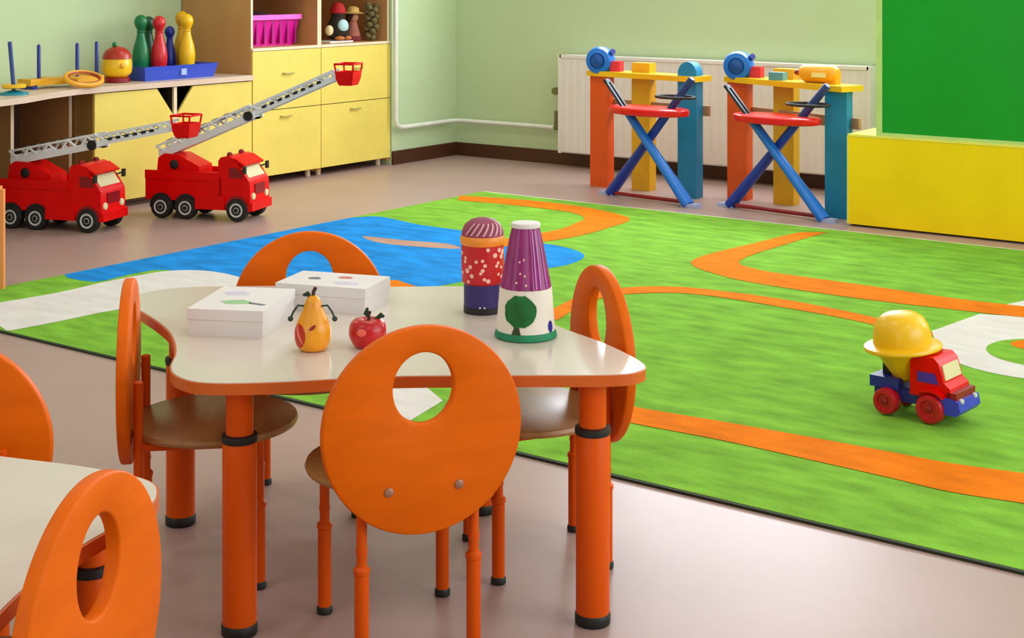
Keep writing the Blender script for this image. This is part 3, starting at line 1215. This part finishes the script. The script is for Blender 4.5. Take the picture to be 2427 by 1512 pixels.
# worktop
b = MB()
pts = [(XL + .003, 3.6), (XL + .003, Y0 - .003), (XF + .03, Y0 - .003), (XF + .03, 5.5), (XF + .05, 5.2), (XF + .14, 4.95), (XF + .26, 4.72), (XF + .33, 4.5), (XF + .35, 4.2), (XF + .35, 3.6)]
b.prism(pts, CZ - .032, CZ)
o = b.build('worktop', mat('pinkish beige worktop', (218, 192, 172), .35, .05), smooth=False, bevel=.004)
tag(o, 'long pale worktop over the low cabinets, toys standing on it', 'worktop')

# things on the worktop -------------------------------------------------
# blue tray with skittles
tx = -7.05
ta = onx(-6.90, 334, 150).y + .012
tb = onx(-6.90, 512, 150).y
e = empty('blue_tray', (tx, (ta + tb) / 2, CZ), 0, 'shallow blue plastic tray on the worktop, under the skittles', 'tray')
b = MB()
hw, hd_ = .17, (tb - ta) / 2
outer = [[(-hw + k, -hd_ + k, z), (hw - k, -hd_ + k, z), (hw - k, hd_ - k, z), (-hw + k, hd_ - k, z)] for k, z in ((.02, 0), (.0, .085), (.008, .085), (.026, .030))]
b.loops(outer)
b.build('body', mat('ultramarine plastic', (44, 74, 196), .35), e, bevel=.004)
b = MB()
b.box((hw - .012, -hd_ * .02, .024), (hw - .0005, hd_ * .12, .062))
b.build('label_patch', mat('pale blue sticker', (160, 180, 236), .4), e)


def skittle(x, px, scale, m, label, base=None):
    q = onx(x, px, 140)
    e = empty('skittle', (x, q.y, CZ + .0305), 0, label, 'skittle', 'skittles in the blue tray')
    s = scale * 1.07
    pf = bezier([Vector(v_) for v_ in ((.026, 0), (.036, .004), (.044, .05), (.047, .10), (.040, .15), (.026, .20), (.020, .235))], 3, False)
    b = MB()
    b.lathe([(r * s, z * s) for r, z in pf], None, 24)
    b.build('body', m, e)
    pf = bezier([Vector(v_) for v_ in ((.020, .232), (.022, .245), (.034, .270), (.037, .290), (.030, .312), (.012, .326), (.001, .328))], 3, False)
    b = MB()
    b.lathe([(r * s, z * s) for r, z in pf], None, 24)
    b.build('head', m, e)
    b = MB()
    b.lathe([(.0205 * s, .226 * s), (.024 * s, .232 * s), (.0205 * s, .238 * s)], None, 24)
    b.build('neck_ring', m, e)


skittle(-7.10, 334, 1.02, GREEN_P, 'green skittle standing leftmost in the blue tray')
skittle(-7.19, 352, .98, mat('dark green plastic', (4, 70, 40), .35), 'dark green skittle at the back between the green and red ones')
skittle(-7.04, 377, 1.00, mat('crimson red plastic', (206, 20, 34), .32), 'red skittle at the front of the blue tray')
skittle(-7.15, 402, .80, NAVY, 'short navy blue skittle behind, right of the red one')
skittle(-7.04, 443, 1.02, YELLOW, 'yellow skittle at the front right of the blue tray')
skittle(-7.17, 431, 1.06, AMBER, 'amber yellow skittle behind the front yellow one')

# ring toss stand with blue pegs
py0 = onx(-6.95, 62, 175).y
py1 = onx(-6.95, 236, 165).y
e = empty('ring_toss_stand', (-6.97, (py0 + py1) / 2, CZ), 0, 'yellow ring toss board with thin blue pegs on the worktop', 'toy')
oy = (py0 + py1) / 2
b = MB()
b.box((-.06, py0 - oy, .02), (.06, py1 - oy, .055))
b.box((-.17, -.02, .02), (.17, .02, .05))
b.build('board', AMBER, e, bevel=.006)
b = MB()
for y in (py0 - oy + .03, py1 - oy - .03):
    b.box((-.06, y - .015, 0), (.06, y + .015, .022))
b.build('foot', NAVY, e, bevel=.003)
for px, x in ((92, -.01), (183, .02), (229, -.045)):
    y = onx(-6.97 + x, px, 120).y - oy
    b = MB()
    b.lathe([(.0105, .05), (.0105, .235), (.006, .244)], Matrix.Translation((x, y, 0)), 14)
    b.build('peg', VIOLET if px == 231 else NAVY, e)
q = onx(-6.72, 33, 185)
e = empty('ring_toss_peg', (-6.72, q.y, CZ), 0, 'single slightly tilted blue peg on a teal foot, at the left edge of the worktop', 'toy')
b = MB()
b.lathe([(.075, 0), (.075, .012), (.02, .022)], None, 28)
b.build('foot', mat('teal plastic', (24, 140, 160), .35), e)
b = MB()
b.lathe([(.055, .034), (.062, .038), (.062, .052), (.055, .056), (.040, .056), (.034, .052), (.034, .038), (.040, .034)], None, 28)
b.build('collar', YELLOW, e)
b = MB()
b.tube((0, 0, .02), (-.005, -.022, .28), .011)
b.build('peg', mat('slate blue plastic', (52, 72, 140), .4), e)
q = onx(-6.74, 208, 190)
e = empty('throwing_ring', (-6.80, q.y + .02, CZ), 0, 'yellow and brown throwing ring leaning at the front of the worktop', 'toy ring')
b = MB()
R_ = .105
b.path([(R_ * .55 * math.cos(t * PI / 16), R_ * 1.1 * math.sin(t * PI / 16), .050 - .034 * math.cos(t * PI / 16)) for t in range(32)], .0145, 10, True)
b.build('ring', mat('amber yellow plastic', (236, 166, 40), .35), e)
b = MB()
b.path([(R_ * .50 * math.cos(t * PI / 16), R_ * 1.0 * math.sin(t * PI / 16), .054 - .030 * math.cos(t * PI / 16)) for t in range(32)], .010, 8, True)
b.build('inner_band', mat('rust brown plastic', (168, 64, 20), .4), e)

# yellow dome toy with red cap
q = onx(-6.985, 277, 150)
e = empty('toy_ball', (-6.985, q.y, CZ), 0, 'round yellow toy with a red cap on the worktop, left of the skittles', 'toy')
b = MB()
b.lathe([(.07, 0), (.085, .004), (.085, .028), (.07, .034)], None, 28)
b.build('base', DARK_RED, e)
b = MB()
dome = bezier([Vector(v_) for v_ in ((.07, .034), (.094, .055), (.100, .09), (.094, .13), (.080, .155))], 3, False)
b.lathe([tuple(v_) for v_ in dome], None, 32)
b.build('body', YELLOW, e)
b = MB()
b.lathe([(.096, .140), (.092, .160), (.076, .186), (.045, .204), (.012, .212), (.002, .213)], None, 32)
b.build('cap', mat('brick red plastic', (176, 36, 14), .35), e)
b = MB()
b.ball((.0, -.02, .222), .016)
b.build('knob', GREEN_P, e)
b = MB()
b.ball((.096, -.03, .10), .012, .020, .016)
b.build('nose', AMBER, e)

e.scale = (.88, .88, 1.0)

# pink basket on the open shelf
ba, bb = 6.61, 7.135
e = empty('pink_basket', (-7.05, (ba + bb) / 2, TOPZ), 0, 'bright pink plastic basket on the open cabinet shelf', 'basket')
PINK = mat('magenta plastic', (214, 20, 150), .3, .15, 14)
hd_ = (bb - ba) / 2
b = MB()
rings = []
for k, z in ((-.030, 0), (-.022, .05), (0, .175), (.010, .178), (.010, .20), (-.004, .20), (-.006, .175), (-.034, .012)):
    a_, c_ = .13 + k, hd_ + k
    rr = .03
    ring_ = []
    for cx_, cy_, a0 in ((a_ - rr, c_ - rr, 0), (-a_ + rr, c_ - rr, 90), (-a_ + rr, -c_ + rr, 180), (a_ - rr, -c_ + rr, 270)):
        for j in range(4):
            a = math.radians(a0 + 30 * j)
            ring_.append((cx_ + rr * math.cos(a), cy_ + rr * math.sin(a), z))
    rings.append(ring_)
b.loops(rings)
b.build('body', PINK, e)
b = MB()
for i in range(7):
    y = -hd_ * .8 + hd_ * 1.6 * i / 6
    b.box((.098, y - .006, .015), (.128, y + .006, .165))
b.build('rib', mat('dark magenta plastic', (164, 6, 120), .35), e)
b = MB()
b.box((.125, -hd_ * .95, .172), (.150, hd_ * .95, .204))
b.build('rim', mat('light pink plastic', (250, 110, 214), .3), e, bevel=.008)
b = MB()
b.lathe([(.06, .19), (.07, .205), (.05, .225), (.002, .235)], Matrix.Translation((0, -.02, -.01)), 20, sy=1.5)
o = b.build('dark_cloth', mat('dark plum cloth', (60, 14, 34), .8), None)
o.location = (-7.05, (ba + bb) / 2, TOPZ)
tag(o, 'dark plum cloth heaped in the pink basket', 'cloth')

# little figures on the corner shelf
q = onx(-6.96, 803, 95)
e = empty('toy_penguin', (-6.97, q.y, TOPZ + .012), 0, 'dark plush bird toy with pale blue belly and red hat on the corner shelf', 'toy')
b = MB()
pf = bezier([Vector(v_) for v_ in ((.045, .006), (.070, .03), (.076, .08), (.062, .13), (.045, .16), (.046, .19), (.036, .225), (.004, .238))], 3, False)
b.lathe([tuple(v_) for v_ in pf], None, 28)
b.build('body', mat('black plush', (36, 26, 18), .9), e)
b = MB()
b.ball((.052, -.005, .098), .032, .048, .048)
b.build('belly', mat('pale blue plush', (178, 212, 216), .9), e)
b = MB()
b.ball((.05, -.035, .016), .04, .028, .016)
b.ball((.05, .035, .016), .04, .028, .016)
b.build('feet', mat('orange plush', (206, 124, 66), .9), e)
b = MB()
b.lathe([(.05, .185), (.055, .195), (.050, .225), (.030, .255), (.003, .265)], None, 24)
b.build('hat', mat('red felt', (180, 18, 24), .8), e)
b = MB()
b.ball((.0, -.085, .07), .03, .028, .036)
b.build('wing', mat('cream plush', (238, 216, 166), .9), e)
q = onx(-6.93, 795, 102)
b = MB()
b.prism([(-.10, -.13), (.095, -.13), (.095, .10), (-.10, .10)], 0, .011)
o = b.build('white_board', PAPER, None, bevel=.002)
o.location = (-6.97, q.y + .02, TOPZ + .0005)
tag(o, 'thin white board on the corner shelf under the dark bird toy', 'board')
q = onx(-6.94, 842, 95)
e = empty('rag_doll', (-6.97, q.y + .008, TOPZ + .001), 0, 'small doll with yellow hat and reddish dress beside the dark bird toy', 'doll')
b = MB()
pf = bezier([Vector(v_) for v_ in ((.058, 0), (.062, .006), (.050, .06), (.034, .11), (.028, .135))], 3, False)
b.lathe([tuple(v_) for v_ in pf], None, 24)
b.build('dress', mat('rose brown cloth', (160, 92, 76), .85, .15, 20), e)
b = MB()
b.lathe([(.060, 0), (.066, .008), (.058, .036)], None, 24)
b.build('hem', mat('wine cloth', (112, 28, 36), .85), e)
b = MB()
b.ball((0, 0, .165), .040)
b.build('head', mat('tan cloth', (176, 116, 84), .8), e)
b = MB()
b.ball((-.008, 0, .168), .044, .048, .040)
b.build('hair', mat('dark brown yarn', (60, 32, 16), .9), e)
b = MB()
b.lathe([(.075, .192), (.078, .196), (.046, .204), (.042, .230), (.022, .242), (.002, .244)], None, 24)
b.build('hat', mat('straw yellow felt', (200, 164, 84), .8), e)
q = onx(-7.05, 872, 95)
b = MB()
for i in range(26):
    a = i * 2.4
    r = .02 + .03 * ((i * .37) % 1)
    b.ball((r * .8 * math.cos(a), r * .8 * math.sin(a), .02 + .24 * i / 26), .024, .024, .022, 8, 6)
o = b.build('plush_toy', mat('olive plush', (104, 92, 52), .95, .25, 25), None)
o.location = (-6.885, 7.795, TOPZ + .003)
tag(o, 'shaggy olive green plush toy at the right end of the corner shelf', 'plush toy')


# ------------------------------------------------------------------ toy workbenches and folding stands
def workbench(oc, yc, bc, label, drill=False):
    x0 = (oc.x + bc.x) / 2
    y0 = (oc.y + bc.y) / 2
    e = empty('toy_workbench', (x0, y0, 0), 0, label, 'toy workbench', 'toy workbenches by the radiator')

    def col(name, p, hgt, m, wd=.128):
        b = MB()
        b.box((p.x - x0 - wd / 2, p.y - y0 - .03, 0), (p.x - x0 + wd / 2, p.y - y0 + .05, hgt))
        return b.build(name, m, e, bevel=.008)
    col('orange_post', oc, .70, ORANGE_BOARD)
    col('yellow_post', yc, .79, AMBER)
    bp_ = col('blue_post', bc, .70 if drill else .74, TEAL_BLUE)
    b = MB()
    b.M = Matrix.Translation((bc.x - x0, bc.y - y0 + .01, .74)) @ Matrix.Rotation(PI / 2, 4, 'X')
    b.loops([[(.064 * math.cos(t * PI / 12), .075 * math.sin(t * PI / 12), z) for t in range(13)] for z in (-.04, .04)])
    if not drill:
        b.build('rounded_top', TEAL_BLUE, bp_)
    ang = math.atan2(bc.y - oc.y, bc.x - oc.x)
    ln = (bc - oc).length
    b = MB()
    M = Matrix.Rotation(ang, 4, 'Z')
    b.box((-ln / 2 - .07, -.06, .698), (ln / 2 + .085, .11, .730), M)
    b.build('worktop', YELLOW, e, bevel=.006)
    b = MB()
    b.box((-ln / 2 - .02, .055, .49), (ln / 2 + .10, .075, .55), M)
    b.build('back_rail', mat('tan wood', (176, 124, 92), .5, .1), e)
    # vice at the orange end
    b = MB()
    T = Matrix.Translation((oc.x - x0 + .005, oc.y - y0 - .02, .795)) @ Matrix.Rotation(math.radians(12), 4, 'Z') @ Matrix.Rotation(PI / 2, 4, 'X')
    b.lathe([(.045, -.08), (.075, -.07), (.088, -.03), (.088, .02), (.078, .045), (.05, .052), (.046, .040), (.002, .040)], T, 32)
    v_ = b.build('vice', BLUE, e)
    b = MB()
    b.lathe([(.040, .038), (.040, .060), (.022, .068), (.002, .069)], T, 24)
    b.build('vice_knob', mat('deep blue plastic', (10, 74, 150), .3), v_)
    b = MB()
    b.tube((oc.x - x0 + .07, oc.y - y0, .84), (oc.x - x0 + .10, oc.y - y0 - .02, .855), .018)
    b.build('vice_pin', NAVY, v_)
    b = MB()
    b.box((oc.x - x0 + .085, oc.y - y0 - .03, .73), (oc.x - x0 + .155, oc.y - y0 + .02, .795))
    b.build('clamp_block', mat('pink red plastic', (220, 50, 62), .35), e, bevel=.012)
    return e


oc1, yc1, bc1 = flat(1425, 441), flat(1524, 450), flat(1634, 468)
oc2, yc2, bc2 = flat(1752, 472), flat(1862, 484), flat(1986, 516)
workbench(oc1, yc1, bc1, 'toy workbench with orange, yellow and blue posts, further from the green board')
workbench(oc2, yc2, bc2, 'toy workbench with orange, yellow and blue posts, beside the green board, drill on top', True)
# toy drill on the second bench
q = ony(7.70, 1940, 172)
e = empty('toy_drill', (q.x, 7.72, .731), math.radians(-10), 'yellow toy power drill lying on the toy workbench by the green board', 'toy drill')
b = MB()
b.M = Matrix.Translation((0, 0, .052)) @ Matrix.Rotation(PI / 2, 4, 'Y')
b.lathe([(.025, -.12), (.042, -.115), (.052, -.09), (.052, .06), (.046, .10), (.030, .12), (.010, .125)], None, 28)
b.build('body', mat('orange yellow plastic', (252, 170, 24), .3), e)
b = MB()
b.tube((-.12, 0, .052), (-.165, 0, .052), .026, .014)
b.build('chuck', DARK_RED, e)
b = MB()
b.box((.05, -.025, -.0), (.12, .025, .03))
b.build('handle', mat('orange yellow plastic', (252, 170, 24), .3), e, bevel=.008)
b = MB()
b.box((-.02, -.056, .035), (.07, -.046, .06))
b.build('side_badge', mat('pale cream plastic', (255, 226, 150), .4), e, bevel=.003)
q = ony(7.78, 1842, 172)
b = MB()
b.box((-.045, -.03, 0), (.045, .03, .045))
o = b.build('toy_block', mat('grey teal plastic', (96, 150, 156), .4), None, bevel=.006)
o.location = (q.x, 7.79, .731)
tag(o, 'small grey teal block on the toy workbench left of the drill', 'toy block')


def folding_stand(lf, rf, label):
    m = (lf + rf) / 2
    ang = math.atan2(rf.y - lf.y, rf.x - lf.x)
    ln = (rf - lf).length / 2
    e = empty('folding_stand', (m.x, m.y, 0), ang, label, 'folding stand', 'blue folding stands with red trays')
    # front leg: upper left to lower right; rear leg: upper right to lower left
    for s, y, m1, hz_ in ((1, -.035, BLUE, .705), (-1, .03, mat('dark blue plastic', (22, 56, 158), .35), .735)):
        foot = Vector((s * ln, y, .012))
        top = Vector((-s * ln * .94, y, hz_))
        d = (top - foot)
        sp = foot + d * .72
        b = MB()
        q = d.to_track_quat('Z', 'Y').to_matrix().to_4x4()
        q.translation = foot
        L_ = (sp - foot).length
        b.lathe([(.042, 0), (.043, .01), (.035, L_ * .5), (.030, L_)], q, 20, sx=1.0, sy=.75)
        lg = b.build('leg', m1, e)
        b = MB()
        if s == 1:
            for o_ in (-.017, .017):
                b.box((o_ - .007, -.008, L_ - .02), (o_ + .007, .008, d.length), q)
            b.box((-.024, -.008, d.length - .025), (.024, .008, d.length), q)
            b.build('upper_bracket', mat('dark slate metal', (40, 52, 66), .4), lg)
        else:
            b.lathe([(.022, L_ - .01), (.022, d.length - .01), (.016, d.length)], q, 16)
            b.build('upper_leg', mat('indigo plastic', (38, 52, 110), .4), lg)
        b = MB()
        b.box((foot.x - .05 + s * .02, y - .03, 0), (foot.x + .05 + s * .02, y + .03, .022))
        b.build('foot_pad', mat('pale lilac plastic', (168, 176, 214), .4), lg, bevel=.006)
    b = MB()
    b.tube((-ln + .06, .0, .02), (ln - .05, .0, .02), .011)
    b.build('floor_bar', DARK_RED, e)
    b = MB()
    b.lathe([(.25, .515), (.272, .520), (.277, .535), (.275, .552), (.262, .558), (.22, .559)], Matrix.Translation((.0, .0, -.005)), 48, sy=.52)
    b.build('tray', mat('bright red plastic', (226, 12, 10), .3), e)
    b = MB()
    c = Vector((ln * .62, .0, .625))
    b.path([c + Vector((.125 * math.cos(t * PI / 16), .085 * math.sin(t * PI / 16), .0)) for t in range(32)], .0085, 8, True)
    b.build('wire_loop', BLACK, e)
    return e


folding_stand(flat(1440, 463), flat(1640, 489), 'blue crossed-leg folding stand with red tray, left one of the two')
folding_stand(flat(1724, 492), flat(1962, 524), 'blue crossed-leg folding stand with red tray, right one beside the yellow panel')

# ------------------------------------------------------------------ board at the right
YP = 7.425
e = empty('yellow_chest', (-1.3, YP, 0), 0, 'long low yellow box unit under the green board', 'cabinet')
b = MB()
x0, x1 = -3.178 + 1.3, 1.2
b.box((x0 + .012, .012, .012), (x1, .36, .478))
b.build('body', mat('golden yellow laminate', (250, 212, 10), .4, .05, 3, spec=.25), e)
b = MB()
b.box((x0, .0, .012), (x1, .012, .478))
b.build('front_panel', mat('golden yellow laminate', (250, 212, 10), .4, .05, 3, spec=.25), e)
b = MB()
b.box((x0 - .004, -.002, .478), (x1, .37, .490))
b.build('top_board', mat('lemon edge', (240, 226, 96), .4), e)
b = MB()
b.box((x0 - .008, .0, .012), (x0, .36, .478))
b.build('side_edging', mat('pale lime edge', (206, 222, 130), .4), e)
b = MB()
b.box((x0 + .01, .02, 0), (x1, .34, .012))
b.build('plinth', mat('dark brown base', (70, 40, 16), .6), e)
e = empty('green_chalkboard', (-1.3, YP, .490), 0, 'large plain green board standing on the yellow box unit', 'board')
b = MB()
x0 = -3.012 + 1.3
b.box((x0 + .02, .010, .018), (x1, .045, 1.25))
b.build('panel', mat('emerald board', (0, 150, 34), .28, .08, 1.2), e)
b = MB()
b.box((x0 - .012, .005, .0), (x0 + .02, .05, 1.27))
b.box((x0 + .02, .005, 1.25), (x1, .05, 1.27))
b.box((x0 + .02, .005, 0), (x1, .05, .018))
b.build('frame', mat('pale lime frame', (188, 214, 130), .45), e, smooth=False)

# orange panel at the left edge
p = flat(-12, 688)
e = empty('orange_bench', (p.x, p.y, 0), YAW, 'orange board end just showing at the left edge, in front of the fire engines', 'bench')
b = MB()
b.box((-.015, -.012, RZ), (.040, .012, .43))
b.build('end_board', mat('light orange laminate', (240, 150, 80), .45), e, bevel=.003)
b = MB()
b.box((-.60, -.14, .40), (-.016, .14, .425))
b.build('seat', mat('light orange laminate', (240, 150, 80), .45), e, bevel=.003)
b = MB()
b.box((-.60, -.012, 0), (-.576, .012, .40))
b.build('leg', mat('light orange laminate', (240, 150, 80), .45), e, bevel=.003)
